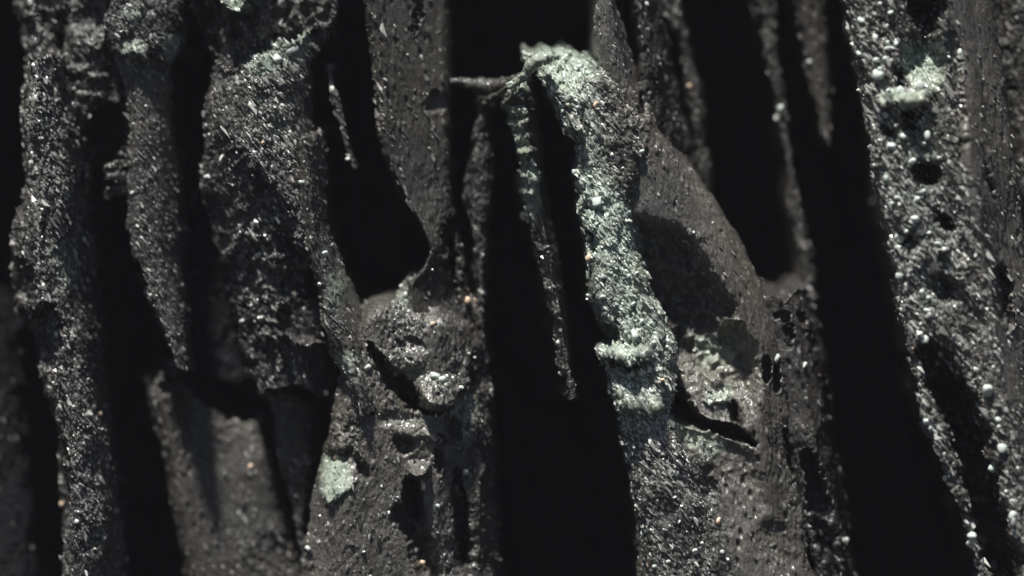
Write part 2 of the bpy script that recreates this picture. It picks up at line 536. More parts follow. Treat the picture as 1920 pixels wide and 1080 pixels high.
    body = bpy.data.objects.new('rock_body', me)
    body.parent = root
    C.objects.link(body)
    # grains scattered over the crust
    N2 = normals(P)
    if N2[nr // 2, nc // 2, 1] > 0:
        N2 = -N2
    prob = (gd * (0.35 + 0.65 * lump.reshape(nr, nc))).ravel()
    vis = (np.abs(P[..., 2]) < 1.65).ravel()
    prob = prob * vis
    n_exp = prob.sum() * (step / STEP) ** 2 * 0.26
    if n_exp > 5:
        idx = rng.choice(prob.size, int(n_exp), p=prob / prob.sum())
        n = len(idx)
        rad = np.clip(np.exp(rng.normal(math.log(0.0060), 0.46, n)), 0.0028, 0.020) * gsize
        cen = P.reshape(-1, 3)[idx] + N2.reshape(-1, 3)[idx] * (rad * 0.02)[:, None]
        g = np.clip(np.exp(rng.normal(math.log(0.13 * tint), 0.55, n)), 0.03, 0.55)
        g *= 0.45 + 0.8 * lump[idx]
        hi = rng.random(n) < 0.05  # glints put into the tint of a few grains
        g[hi] = rng.uniform(0.3, 0.7, hi.sum())
        cc = co.ravel()[idx]  # grains take on the painted sheen as well
        g = np.clip(g * (1 + 1.3 * cc), 0.03, 0.8)
        tn = np.stack([g * (1.0 - 0.12 * cc), g * (0.98 + 0.02 * cc), g * (0.93 - 0.07 * cc)], -1)
        wm = (rng.random(n) < warm * 0.25) & (rad < 0.008)
        tn[wm] = np.stack([np.clip(g[wm] * 1.9, 0, .9), np.clip(g[wm] * 1.45, 0, .75), np.clip(g[wm] * 1.1, 0, .6)], -1)
        gm = grains_mesh('grains', cen - base, rad, tn, -lean)
        go = bpy.data.objects.new('grains', gm)
        go.parent = root
        tag(go, kind='stuff')
        C.objects.link(go)
    # single pebbles large enough to pick apart
    if pebbles:
        pm = gd.ravel() * vis
        if pebble_zone:
            pz = (poly_sd(pebble_zone, P[..., 0] / s + 960, 540 - P[..., 2] / s) > 0).ravel()
            pm = pz * vis * (0.2 + gd.ravel())
        front = (N2[..., 1] < -0.2).ravel() & (P[..., 1] < y0 + 0.45 * depth).ravel()
        pm = pm * front
        if pm.sum() > 0:
            for i in rng.choice(pm.size, pebbles, p=pm / pm.sum(), replace=False):
                rr = float(np.clip(np.exp(rng.normal(math.log(0.0135), 0.30)), 0.009, 0.028)) * gsize
                kind = ('pale_glint_mineral', 'warm_mineral', 'grey_mineral')[rng.choice(3, p=pebble_mix)]
                o = bpy.data.objects.new('pebble', PEBBLES[kind][rng.integers(4)])
                o.parent = root
                o.location = P.reshape(-1, 3)[i] - base + N2.reshape(-1, 3)[i] * rr * 0.35
                o.scale = (rr * rng.uniform(0.7, 1.4), rr * rng.uniform(0.7, 1.1), rr * rng.uniform(0.7, 1.2))
                o.rotation_euler = rng.uniform(0, 6.28, 3)
                C.objects.link(o)
    return root

def struct(name, me):
    o = bpy.data.objects.new(name, me)
    tag(o, kind='structure')
    C.objects.link(o)
    return o

# ------------------------------------------------------------------ the setting: back wall, added roof shading the gaps, floor
def sheet(name, u0, u1, v0, v1, n, m, fn, mat, crust=0.4):
    uu, vv = np.meshgrid(np.linspace(u0, u1, n), np.linspace(v0, v1, m))
    P = fn(uu.ravel(), vv.ravel())
    k = len(P)
    return mesh_from(name, P, grid_faces(m, n), mat, {'crust': np.full(k, crust), 'sheen_paint': np.zeros(k)}, smooth=True)

def wall_fn(u, v):
    q = np.stack([u + 0.16 * v, u * 0, v * 0.22], -1)
    y = BACK + 0.35 * fbm(q / 0.55, 4, 301) - 0.28 * np.abs(np.sin((u + 0.16 * v) * 5.1 + 2 * fbm(q / 1.7, 2, 302)))
    y += 0.04 * fbm(np.stack([u, u * 0, v], -1) / 0.12, 3, 303)
    return np.stack([u, y, v], -1)
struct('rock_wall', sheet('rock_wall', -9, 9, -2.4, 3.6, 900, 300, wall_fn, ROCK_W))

def shade_roof_solid():  # unseen slab added overhead to keep sun out of the gaps
    x = np.linspace(-9, 9, 240)
    edge_ = 0.62 + 0.05 * fbm(np.stack([x, x * 0, x * 0 + 4], -1) / 0.6, 3, 311)
    prof = [(0.0, 1.72), (0.0, 2.2), (0.25, 2.9), (3.6, 3.4), (3.6, 1.72)]
    V = np.stack([np.stack([x, edge_ + a, np.full_like(x, b) + 0.03 * fbm(np.stack([x, x * 0 + a, x * 0 + b], -1) / 0.4, 3, 312)], -1) for a, b in prof + prof[:1]], 0)
    n, m = V.shape[1], V.shape[0]
    k = n * m
    return mesh_from('shade_roof', V.reshape(-1, 3), grid_faces(m, n), ROCK_W, {'crust': np.full(k, .4), 'sheen_paint': np.zeros(k)})
struct('shade_roof', shade_roof_solid())

def floor_fn(u, v):
    q = np.stack([u, v, u * 0], -1)
    z = -1.85 + 0.06 * fbm(q / 0.9, 4, 321)
    return np.stack([u, v, z], -1)
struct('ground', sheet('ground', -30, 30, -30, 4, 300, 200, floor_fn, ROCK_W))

#RIBS
# ------------------------------------------------------------------ the rock ribs, from the left edge of the photograph to the right
# far left, lower: dim rib in the shade
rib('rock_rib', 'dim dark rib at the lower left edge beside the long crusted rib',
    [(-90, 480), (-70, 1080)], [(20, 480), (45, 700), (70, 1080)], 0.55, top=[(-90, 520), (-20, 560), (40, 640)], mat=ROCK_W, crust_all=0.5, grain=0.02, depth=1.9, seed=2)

# A: the long crusted rib
rib('rock_rib', 'long leftmost crusted rib sprinkled with pale grains from top to bottom',
    [(20, 0), (32, 150), (25, 230), (40, 330), (18, 430), (8, 520), (52, 620), (72, 700), (105, 800), (100, 880), (110, 1080)],
    [(120, 0), (140, 200), (155, 290), (163, 400), (168, 500), (176, 600), (182, 700), (197, 800), (212, 900), (222, 1080)], 0.02,
    prof=[(0, 0.10), (0.4, -0.06), (0.75, 0.02), (1, 0.22)], crust_all=0.95, grain=0.55, pebbles=20, seed=3, mat=ROCK, depth=2.2, taper=0.1, tint=1.15,
    sheen_paint=[([(85, 440), (150, 470), (150, 540), (110, 560)], 0.45, 14), ([(35, 170), (90, 190), (80, 240), (40, 230)], 0.4, 14)],
    pushes=[([(-20, -200), (170, -200), (165, 75), (90, 105), (30, 120), (-20, 110)], 0.30, 0.22, 14),
            ([(40, 600), (100, 560), (120, 640), (100, 700), (55, 690)], 0.16, 0.10, 16),
            ([(0, 480), (50, 480), (60, 560), (0, 560)], 0.14, 0.10, 16),
            ([(60, 780), (130, 800), (130, 1000), (60, 1000)], 0.16, 0.2, 18)])

# crusty lumps down in the crack between A and B
rib('rock_rib', 'short lumpy rib hanging in the crack between the two leftmost crusted ribs',
    [(110, 0), (125, 200), (150, 370)], [(225, 0), (245, 230), (245, 370)], 0.22, bottom=[(110, 330), (180, 360), (260, 375)], mat=ROCK,
    crust_all=1.0, grain=0.45, pebbles=4, seed=4, depth=1.9, taper=0.1,
    big=0.06, pushes=[([(130, 30), (190, 20), (215, 60), (195, 100), (140, 92)], 0.06, -0.08, 24), ([(168, 190), (215, 205), (240, 235), (232, 280), (200, 292), (196, 390), (164, 390)], 0.40, 0.40, 14)] +
           [([(x, y), (x + w, y - 3), (x + w - 5, y + 9), (x + 3, y + 12)], 0.05, -0.05, 12) for x, y, w in
            ((120, 118, 50), (165, 132, 50), (118, 146, 44), (150, 168, 60), (115, 190, 44), (120, 240, 36), (118, 268, 36), (192, 298, 48), (120, 300, 34), (190, 322, 52), (124, 330, 34), (196, 346, 44))])

# B
rib('rock_rib', 'speckled grey rib with a bright crusty ledge at its head, left of the brown face',
    [(165, 0), (185, 60), (215, 110), (238, 230), (234, 330), (240, 480), (264, 550), (300, 630), (330, 680)],
    [(352, 0), (338, 60), (314, 120), (320, 200), (331, 330), (336, 500), (345, 600), (352, 690)], 0.06, bottom=[(290, 655), (330, 690), (360, 690)],
    prof=[(0, 0.03), (0.3, 0), (1, 0.10)], crust_all=0.18, gsize=0.8, grain=0.20, pebbles=6, seed=5, depth=2.2, taper=0.1, mat=ROCK,
    crust=[([(150, -200), (370, -200), (350, 110), (290, 140), (220, 120), (170, 60)], 1.0, 14)],
    grain_zones=[([(150, -200), (370, -200), (350, 110), (290, 140), (220, 120), (170, 60)], 0.7, 14)],
    sheen_paint=[([(225, 75), (270, 65), (270, 110), (235, 120)], 0.8, 8), ([(305, 60), (345, 60), (345, 105), (310, 105)], 0.75, 8), ([(230, 15), (265, 15), (262, 40), (235, 40)], 0.6, 8)],
    pushes=[([(150, -200), (370, -200), (352, 108), (300, 118), (275, 100), (235, 112), (190, 105), (160, 60)], 0.04, -0.06, 18),
            ([(215, 68), (275, 60), (275, 100), (225, 108)], 0.04, -0.05, 12), ([(150, -100), (215, -100), (205, 70), (150, 60)], 0.30, 0.30, 12),
            ([(232, 490), (262, 500), (270, 560), (240, 560)], 0.30, 0.30, 8)])

# D: broad rib with the dark brown hollow face
rib('rock_rib', 'broad rib with a dark brown pitted face under a bright diagonal crest',
    [(350, 0), (398, 120), (384, 160), (376, 240), (370, 340), (388, 430), (420, 540), (440, 620)],
    [(640, 0), (632, 60), (584, 105), (594, 250), (606, 400), (614, 480), (620, 560), (600, 660)], -0.06,
    bottom=[(380, 545), (440, 605), (480, 625), (560, 640), (620, 640)], depth=2.3, taper=0.1, mat=ROCK, seed=6,
    prof=[(0, 0.10), (0.45, -0.04), (1, 0.10)], crust_all=0.8, grain=0.55, pebbles=18, tint=1.1,
    crust=[([(550, 150), (600, 150), (620, 500), (570, 400)], 0.3, 14)],
    grain_zones=[([(380, 250), (470, 260), (560, 420), (590, 560), (430, 570), (385, 400)], 0.22, 18), ([(550, 150), (600, 150), (620, 500), (580, 400)], 0.12, 14),
                 ([(360, -200), (640, -200), (560, 60), (420, 110), (370, 40)], 0.25, 14)],
    sheen_paint=[([(440, 120), (540, 75), (590, 45), (560, 110), (480, 140)], 0.85, 12), ([(400, 220), (460, 160), (560, 190), (560, 300), (470, 260)], 0.35, 20),
          ([(410, -40), (470, -40), (470, 20), (415, 20)], 0.95, 10)],
    pushes=[([(350, -200), (650, -200), (630, 20), (560, 62), (480, 105), (400, 118), (370, 40)], 0.24, 0.20, 12),
            ([(395, -200), (480, -200), (475, 25), (405, 25)], -0.10, -0.26, 8),
            ([(400, 130), (600, 30), (600, 90), (470, 165), (405, 165)], 0.09, 0.0, 22),
            ([(374, 270), (430, 262), (490, 330), (540, 400), (580, 520), (600, 640), (430, 640), (370, 420)], 0.03, 0.26, 30),
            ([(440, 590), (500, 600), (560, 640), (450, 640)], 0.02, -0.06, 24),
            ([(565, 500), (610, 480), (620, 640), (590, 640)], 0.3, 0.3, 8), ([(560, 60), (640, 50), (640, 110), (590, 110)], 0.06, -0.06, 8)])

# sliver inside the black gap
rib('rock_sliver', 'thin bright sliver of rock standing inside the black hollow near the top',
    [(613, 130), (625, 200), (645, 270), (662, 312)], [(622, 130), (637, 200), (654, 270), (667, 312)], 0.12, top=[(610, 132), (622, 128)], bottom=[(655, 310), (668, 315)],
    mat=ROCK_L, crust_all=0.8, grain=0.5, pebbles=2, depth=1.8, taper=0.3, ragged=(1, 1.5), seed=7, big=0.004, edge=5, amp=0.5, cat='rock sliver')

# P: lower left stump in the shade of D
rib('rock_rib', 'dark smooth stump at the bottom left under the broad brown rib',
    [(262, 715), (285, 800), (308, 900), (328, 1000), (342, 1080)], [(470, 715), (500, 800), (515, 870), (532, 950), (545, 1010), (575, 1080)], 0.40,
    top=[(260, 722), (300, 715), (345, 728), (420, 790), (500, 800)], prof=[(0, 0.0), (0.12, -0.05), (0.5, 0.02), (1, 0.06)], depth=1.9, taper=0.1, mat=ROCK_S, seed=8, roll=2.5,
    crust_all=0.10, gsize=0.85, grain=0.08, pebbles=3, pebble_mix=(0.75, 0.0, 0.25),
    crust=[([(260, 710), (345, 710), (335, 760), (275, 770)], 0.9, 10), ([(430, 1000), (570, 980), (580, 1080), (430, 1080)], 0.7, 24)],
    grain_zones=[([(260, 710), (345, 710), (335, 750), (275, 760)], 0.6, 8), ([(430, 980), (570, 960), (580, 1080), (430, 1080)], 0.3, 24)],
    pushes=[([(340, 720), (500, 770), (480, 860), (410, 900), (350, 860), (330, 790)], 0.10, 0.0, 30), ([(265, 712), (340, 712), (335, 740), (275, 745)], 0.12, 0.0, 8)])

# Q: lower small spikes between D's foot and G
rib('rock_rib', 'crusted pendant with pale grains hanging below the broad brown rib',
    [(470, 730), (505, 760), (520, 850), (540, 930)], [(585, 640), (590, 740), (585, 850), (570, 960)], 0.34, mat=ROCK_B, crust_all=1, grain=0.30, pebbles=3,
    top=[(470, 740), (520, 735), (580, 760)], depth=1.7, taper=0.1, seed=9)

# R: strip running from D down to G
rib('rock_rib', 'narrow grey strip slanting from the broad brown rib down to the central mass',
    [(552, 250), (575, 420), (588, 500), (600, 580), (620, 670), (655, 735), (668, 790)], [(598, 250), (608, 420), (632, 490), (655, 540), (680, 620), (700, 690), (720, 770)], -0.10,
    bottom=[(640, 742), (690, 775), (730, 775)], top=[(550, 262), (600, 250)], depth=2.2, taper=0.1, seed=10, mat=ROCK_L, prof=[(0, 0.03), (0.35, -0.02), (1, 0.09)],
    crust_all=0.55, grain=0.30, pebbles=6,
    crust=[([(615, 470), (720, 560), (720, 700), (650, 600)], 0.15, 14)],
    grain_zones=[([(615, 470), (720, 560), (720, 680), (650, 600)], 0.05, 14)],
    sheen_paint=[([(600, 490), (640, 510), (640, 580), (612, 590)], 0.55, 12), ([(630, 665), (670, 670), (668, 700), (635, 700)], 0.7, 8)])

# F: tall plain slab
rib('rock_slab', 'tall plain grey slab with a sharp left edge bounding the black hollow',
    [(685, 0), (696, 80), (708, 180), (716, 290), (748, 360), (786, 425), (806, 465), (790, 505), (760, 540), (770, 680)],
    [(838, 0), (840, 150), (843, 290), (838, 330), (852, 420), (868, 500), (885, 590), (895, 680)], 0.04, bottom=[(740, 560), (800, 620), (890, 680)],
    prof=[(0, 0.0), (0.1, -0.03), (1, 0.12)], crust_all=0.08, grain=0.035, pebbles=4, depth=2.2, taper=0.08, seed=11, mat=ROCK_S, ragged=(3, 2.5), edge=8, roll=1.5,
    crust=[([(800, 330), (860, 340), (890, 600), (830, 560)], 0.7, 10)], grain_zones=[([(810, 330), (860, 340), (890, 600), (840, 560)], 0.35, 10), ([(680, -100), (708, -100), (735, 260), (705, 260)], 0.25, 8)],
    pushes=[([(770, -200), (782, -200), (782, 70), (774, 70)], 0.05, 0.04, 5), ([(835, 400), (850, 400), (862, 520), (845, 520)], 0.2, 0.2, 5),
            ([(798, 175), (842, 172), (842, 205), (806, 210)], 0.03, 0.03, 6), ([(828, 400), (846, 420), (860, 560), (842, 560)], 0.1, 0.15, 6)])

# H1: small rib
rib('rock_rib', 'small dim crusted rib standing between the grey slab and the narrow bright blade',
    [(893, 190), (884, 280), (868, 345), (884, 430), (892, 500), (895, 620)], [(922, 190), (920, 280), (916, 360), (912, 420), (908, 500), (914, 620)], 0.22,
    top=[(890, 205), (905, 185), (925, 190)], depth=1.8, taper=0.2, seed=12, mat=ROCK, crust_all=0.95, grain=0.3, pebbles=3, ragged=(3, 3), gsize=0.8)

# G: the central lower mass
rib('rock_mass', 'rugged grey central mass with a rounded boulder, a cracked ledge and a pale green patch',
    [(690, 470), (668, 540), (650, 620), (640, 700), (622, 770), (606, 860), (588, 940), (575, 1010), (566, 1080)],
    [(860, 470), (880, 560), (902, 650), (918, 740), (924, 850), (918, 950), (924, 1080)], -0.02, top=[(655, 600), (690, 580), (740, 570), (760, 530), (810, 510), (880, 520)],
    prof=[(0, 0.02), (0.2, -0.04), (0.7, -0.01), (1, 0.16)], depth=2.3, taper=0.06, seed=13, warp=0.6, mat=ROCK_L, crust_all=0.25, grain=0.13, pebbles=20, pebble_mix=(0.80, 0.03, 0.17),
    crust=[([(800, 700), (930, 620), (930, 1080), (840, 1080), (870, 820)], 1.0, 18), ([(735, 530), (800, 530), (800, 690), (735, 680)], 0.9, 10), ([(600, 780), (690, 780), (680, 850), (600, 850)], 0.9, 14)],
    grain_zones=[([(800, 700), (930, 620), (910, 820), (870, 900), (850, 800)], 0.75, 18), ([(735, 530), (800, 530), (800, 690), (735, 680)], 0.6, 10),
                 ([(620, 930), (760, 940), (740, 1060), (600, 1070)], 0.10, 18), ([(690, 560), (730, 560), (730, 640), (700, 640)], 0.02, 10)],
    sheen_paint=[([(604, 862), (640, 850), (662, 880), (655, 915), (618, 942), (598, 925)], 1.0, 9), ([(735, 530), (785, 525), (790, 575), (740, 570)], 0.75, 10),
          ([(720, 670), (830, 700), (850, 730), (730, 700)], 0.5, 12), ([(730, 760), (820, 780), (800, 800), (740, 790)], 0.5, 8), ([(840, 740), (900, 740), (885, 830), (850, 830)], 0.65, 14)],
    pushes=[([(620, 440), (900, 440), (900, 590), (830, 600), (720, 560), (650, 625)], 0.24, 0.05, 34),
            ([(733, 545), (770, 525), (800, 540), (806, 610), (800, 685), (748, 690), (730, 630)], 0.07, -0.03, 24),
            ([(735, 640), (800, 640), (800, 690), (740, 690)], 0.03, -0.02, 14),
            
            ([(688, 640), (695, 640), (714, 672), (742, 694), (786, 728), (784, 766), (760, 762), (736, 735), (704, 682)], 0.16, 0.30, 8),
            ([(770, 760), (826, 772), (826, 782), (765, 772)], 0.25, 0.25, 5), ([(668, 756), (702, 762), (702, 770), (668, 766)], 0.2, 0.2, 5),
            ([(780, 690), (880, 700), (860, 765), (795, 765)], 0.02, -0.12, 14),
            ([(710, 770), (880, 790), (880, 830), (715, 812)], 0.05, -0.05, 18),
            ([(736, 822), (776, 826), (768, 848), (742, 846)], 0.09, 0.05, 14), ([(816, 808), (834, 816), (836, 832), (824, 832)], 0.06, 0.04, 8),
            ([(815, 845), (828, 845), (826, 890), (816, 880)], 0.07, 0.05, 8),
            ([(756, 892), (788, 896), (794, 960), (784, 985), (762, 950)], 0.26, 0.26, 10), ([(735, 945), (790, 950), (806, 1010), (822, 1090), (796, 1090), (772, 1020), (740, 980)], 0.14, 0.20, 20),
            ([(768, 858), (806, 860), (806, 892), (760, 890)], 0.02, -0.12, 8),
            ([(850, 880), (862, 880), (890, 1080), (860, 1080)], 0.2, 0.2, 8), ([(840, 790), (856, 780), (866, 820), (850, 830)], 0.10, 0.10, 8),
            ([(604, 850), (670, 840), (680, 900), (620, 945), (595, 930)], 0.06, -0.05, 10), ([(672, 868), (690, 875), (692, 902), (676, 896)], 0.06, 0.05, 10)])

# I: the narrow bright blade
rib('rock_rib', 'narrow upright bladelike rib with a pale green toothed left edge beside the black slot',
    [(948, 168), (962, 230), (970, 300), (978, 360), (990, 420), (1003, 470), (1012, 520), (1028, 590), (1040, 660), (1052, 710), (1068, 748)],
    [(999, 160), (1008, 240), (1020, 320), (1030, 390), (1043, 450), (1054, 520), (1066, 600), (1076, 680), (1079, 748)], -0.04,
    top=[(945, 175), (965, 155), (1000, 150)], bottom=[(1060, 748), (1080, 752)], prof=[(0, 0.05), (0.5, -0.05), (0.58, -0.06), (1, 0.10)], depth=2.2, taper=0.15, seed=14,
    mat=ROCK_L, crust_all=0.2, grain=0.04, pebbles=3, ragged=(3, 4), edge=10, gsize=0.8,
    crust=[([(930, 140), (985, 150), (1005, 330), (1015, 420), (1045, 540), (1075, 760), (1030, 760), (1000, 560), (970, 400)], 0.9, 6)],
    grain_zones=[([(930, 140), (982, 150), (1000, 330), (1010, 420), (1040, 540), (1070, 760), (1030, 760), (1000, 560), (970, 400)], 0.5, 6)],
    sheen_paint=[([(940, 150), (1000, 145), (995, 172), (945, 185)], 1.0, 6), ([(950, 195), (985, 200), (992, 290), (1010, 330), (1014, 420), (985, 420), (965, 300)], 0.9, 8), ([(1000, 480), (1030, 480), (1060, 620), (1040, 640)], 0.35, 10), ([(985, 320), (1012, 320), (1012, 395), (988, 395)], 1.0, 8)],
    pushes=[([(940, 150), (1000, 145), (998, 178), (940, 185)], 0.10, -0.03, 6)] +
           [([(x, y), (x + w, y - 2), (x + w - 4, y + h), (x - 2, y + h + 3)], 0.05, -d, 9) for x, y, w, h, d in
            ((948, 192, 36, 20, .04), (952, 222, 34, 12, .05), (956, 244, 40, 14, .05), (960, 268, 42, 16, .07), (964, 292, 36, 12, .04), (968, 314, 44, 18, .08), (976, 340, 38, 26, .06), (984, 380, 36, 16, .05), (1000, 455, 34, 14, .05), (1012, 520, 30, 22, .05), (1030, 610, 30, 16, .05))])

# J: main bright rib
rib('rock_rib', 'tall crusted main rib with bright pale green sheen painted on, flat topped, right of the black slot',
    [(1002, 128), (1030, 180), (1044, 215), (1066, 250), (1082, 262), (1076, 320), (1088, 360), (1096, 410), (1104, 480), (1108, 560), (1135, 615), (1158, 640), (1124, 652), (1140, 710), (1160, 760), (1172, 830), (1188, 900), (1206, 1000), (1216, 1080)],
    [(1112, 108), (1155, 160), (1190, 230), (1212, 310), (1186, 400), (1192, 470), (1220, 540), (1250, 595), (1268, 650), (1268, 720), (1246, 780), (1290, 860), (1320, 960), (1340, 1080)], -0.16,
    top=[(985, 104), (1010, 100), (1060, 104), (1110, 108)], prof=[(0, 0.08), (0.12, 0.0), (0.45, -0.02), (0.8, 0.0), (1, 0.05)], depth=2.4, taper=0.1, seed=15,
    mat=ROCK_L, crust_all=0.95, sheen_all=0.5, grain=0.9, pebbles=60, pebble_mix=(0.86, 0.04, 0.10), tint=1.7, ragged=(5, 4), edge=8, roll=1.0,
    sheen_paint=[([(985, 90), (1112, 95), (1112, 140), (1075, 190), (1030, 150)], 1.0, 10), ([(1080, 330), (1170, 330), (1215, 560), (1260, 640), (1170, 640), (1110, 500)], 0.85, 22),
          ([(1120, 640), (1200, 640), (1200, 668), (1130, 668)], 1.0, 8), ([(1150, 720), (1250, 740), (1230, 780), (1165, 770)], 0.6, 12), ([(1180, 800), (1330, 820), (1340, 1090), (1200, 1090)], 0.08, 20), ([(1125, 150), (1220, 180), (1225, 330), (1180, 380), (1150, 320)], 0.05, 20)],
    grain_zones=[([(1135, 150), (1215, 200), (1220, 330), (1170, 380), (1150, 320)], 0.25, 18), ([(990, 90), (1110, 95), (1110, 140), (1040, 150)], 0.5, 10)],
    pushes=[([(980, 80), (1120, 80), (1125, 130), (1080, 175), (1040, 165), (1000, 130)], 0.26, 0.02, 18),
            ([(1040, 195), (1085, 200), (1095, 250), (1050, 250)], 0.03, -0.08, 12),
            ([(1095, 380), (1130, 390), (1130, 400), (1096, 396)], 0.1, 0.1, 6), ([(1100, 420), (1122, 430), (1120, 470), (1104, 465)], 0.14, 0.14, 8),
            ([(1118, 645), (1215, 640), (1215, 672), (1125, 680)], 0.05, -0.12, 8), ([(1130, 676), (1210, 672), (1205, 694), (1135, 696)], 0.12, 0.12, 6),
            ([(1150, 705), (1220, 700), (1240, 770), (1165, 770)], 0.05, -0.08, 14),
            ([(1110, 600), (1160, 600), (1165, 640), (1115, 648)], 0.25, 0.25, 8)])

# K: broad smooth buttress
rib('rock_buttress', 'broad smooth grey buttress sloping down right with a dark hollow and green ledges',
    [(1112, 0), (1122, 100), (1140, 250), (1150, 420), (1190, 560), (1230, 700), (1190, 860), (1200, 1080)],
    [(1158, 0), (1180, 100), (1200, 170), (1234, 240), (1302, 312), (1352, 382), (1386, 440), (1420, 500), (1450, 560), (1474, 640), (1490, 740), (1508, 840), (1532, 940), (1556, 1080)], -0.10,
    prof=[(0, 0.0), (0.3, -0.01), (0.75, 0.01), (1, 0.13)], roll=1.6, warp=0.35, depth=2.2, taper=0.06, seed=16, mat=ROCK_L, crust_all=0.06, grain=0.03, pebbles=15, ragged=(5, 2), edge=20,
    crust=[([(1150, 150), (1230, 200), (1220, 330), (1170, 330)], 0.5, 16), ([(1200, 880), (1340, 860), (1360, 1000), (1380, 1090), (1200, 1090)], 0.9, 24), ([(1170, 420), (1300, 430), (1390, 600), (1290, 600)], 0.35, 20),
           ([(1440, 780), (1500, 790), (1560, 1080), (1520, 1080)], 0.6, 14)],
    grain_zones=[([(1200, 860), (1340, 860), (1360, 1000), (1380, 1090), (1200, 1090)], 0.5, 24), ([(1290, 825), (1390, 825), (1380, 845), (1300, 850)], 0.5, 8), ([(1320, 725), (1380, 725), (1380, 760), (1320, 760)], 0.6, 8),
                 ([(1180, 430), (1300, 430), (1380, 600), (1290, 600)], 0.12, 14), ([(1440, 780), (1500, 790), (1530, 960), (1500, 960)], 0.3, 14)],
    sheen_paint=[([(1275, 600), (1310, 614), (1370, 625), (1400, 655), (1370, 690), (1310, 690), (1290, 640)], 0.7, 34), ([(1322, 728), (1375, 722), (1380, 758), (1330, 760)], 0.9, 12),
          ([(1255, 785), (1310, 800), (1380, 825), (1370, 850), (1310, 850), (1260, 810)], 0.7, 12), ([(1465, 800), (1505, 800), (1500, 815), (1470, 815)], 0.8, 6), ([(1230, 330), (1290, 330), (1300, 400), (1240, 380)], 0.15, 24), ([(1190, 250), (1215, 250), (1215, 320), (1192, 320)], 0.4, 12)],
    big=0.03,
    pushes=[([(1160, 412), (1225, 420), (1280, 440), (1330, 520), (1375, 605), (1225, 605), (1180, 480)], 0.13, 0.24, 34),
            ([(1225, 605), (1375, 605), (1420, 670), (1410, 800), (1340, 830), (1245, 800)], 0.24, -0.02, 34),
            ([(1250, 742), (1276, 738), (1296, 768), (1320, 788), (1345, 796), (1376, 798), (1400, 812), (1424, 842), (1390, 826), (1340, 808), (1300, 802), (1262, 778)], 0.36, 0.24, 8),
            ([(1266, 732), (1284, 734), (1304, 772), (1298, 782), (1274, 765)], 0.12, 0.14, 14), ([(1370, 756), (1382, 754), (1390, 790), (1380, 794)], 0.10, 0.10, 10),
            ([(1320, 730), (1350, 724), (1384, 734), (1380, 752), (1334, 756)], 0.05, -0.03, 16),
            ([(1260, 792), (1330, 804), (1425, 850), (1440, 1000), (1300, 1000)], 0.07, 0.0, 26),
            ([(1318, 905), (1345, 905), (1340, 970), (1322, 960)], 0.05, 0.0, 18), ([(1385, 790), (1395, 790), (1390, 815), (1384, 815)], 0.06, 0.06, 6),
            ([(1440, 985), (1478, 1010), (1505, 1070), (1482, 1085), (1455, 1060), (1430, 1010)], 0.05, 0.01, 44),
            ([(1430, 672), (1444, 668), (1442, 720), (1434, 715)], 0.10, 0.10, 7), ([(1456, 670), (1464, 672), (1462, 740), (1455, 735)], 0.10, 0.10, 6),
            ([(1470, 805), (1492, 815), (1530, 900), (1560, 1090), (1535, 1090), (1505, 930)], 0.14, 0.18, 10),
            ([(1196, 168), (1210, 175), (1208, 225), (1200, 225)], 0.3, 0.3, 8)])

# N: lower right shoulder of the buttress
rib('rock_shoulder', 'pitted lower shoulder on the right flank of the smooth buttress beside the wide black gap',
    [(1425, 560), (1440, 650), (1462, 760), (1480, 860), (1505, 960), (1530, 1080)], [(1518, 540), (1540, 600), (1558, 680), (1574, 780), (1586, 880), (1594, 960), (1612, 1080)], 0.04,
    top=[(1420, 552), (1470, 568), (1500, 545), (1530, 555)], prof=[(0, -0.06), (0.5, -0.02), (0.7, 0.04), (1, 0.25)], depth=2.0, taper=0.08, seed=17, warp=1.0, mat=ROCK, crust_all=0.2, grain=0.07, pebbles=5,
    crust=[([(1480, 820), (1600, 780), (1620, 1090), (1540, 1090)], 0.7, 16)], grain_zones=[([(1480, 870), (1560, 860), (1600, 1090), (1560, 1090)], 0.3, 16)],
    sheen_paint=[([(1480, 610), (1520, 600), (1510, 640), (1485, 640)], 0.15, 8)],
    pushes=[([(1472, 612), (1486, 608), (1492, 650), (1478, 652)], 0.08, 0.06, 8), ([(1454, 588), (1478, 586), (1480, 602), (1458, 604)], 0.07, 0.06, 8), ([(1495, 580), (1505, 580), (1528, 618), (1515, 622)], 0.07, 0.07, 7), ([(1514, 630), (1530, 630), (1530, 652), (1518, 654)], 0.07, 0.06, 7),
            ([(1545, 700), (1556, 700), (1582, 900), (1570, 900)], 0.09, 0.09, 8), ([(1500, 840), (1530, 850), (1580, 1090), (1550, 1090)], 0.14, 0.2, 16)])

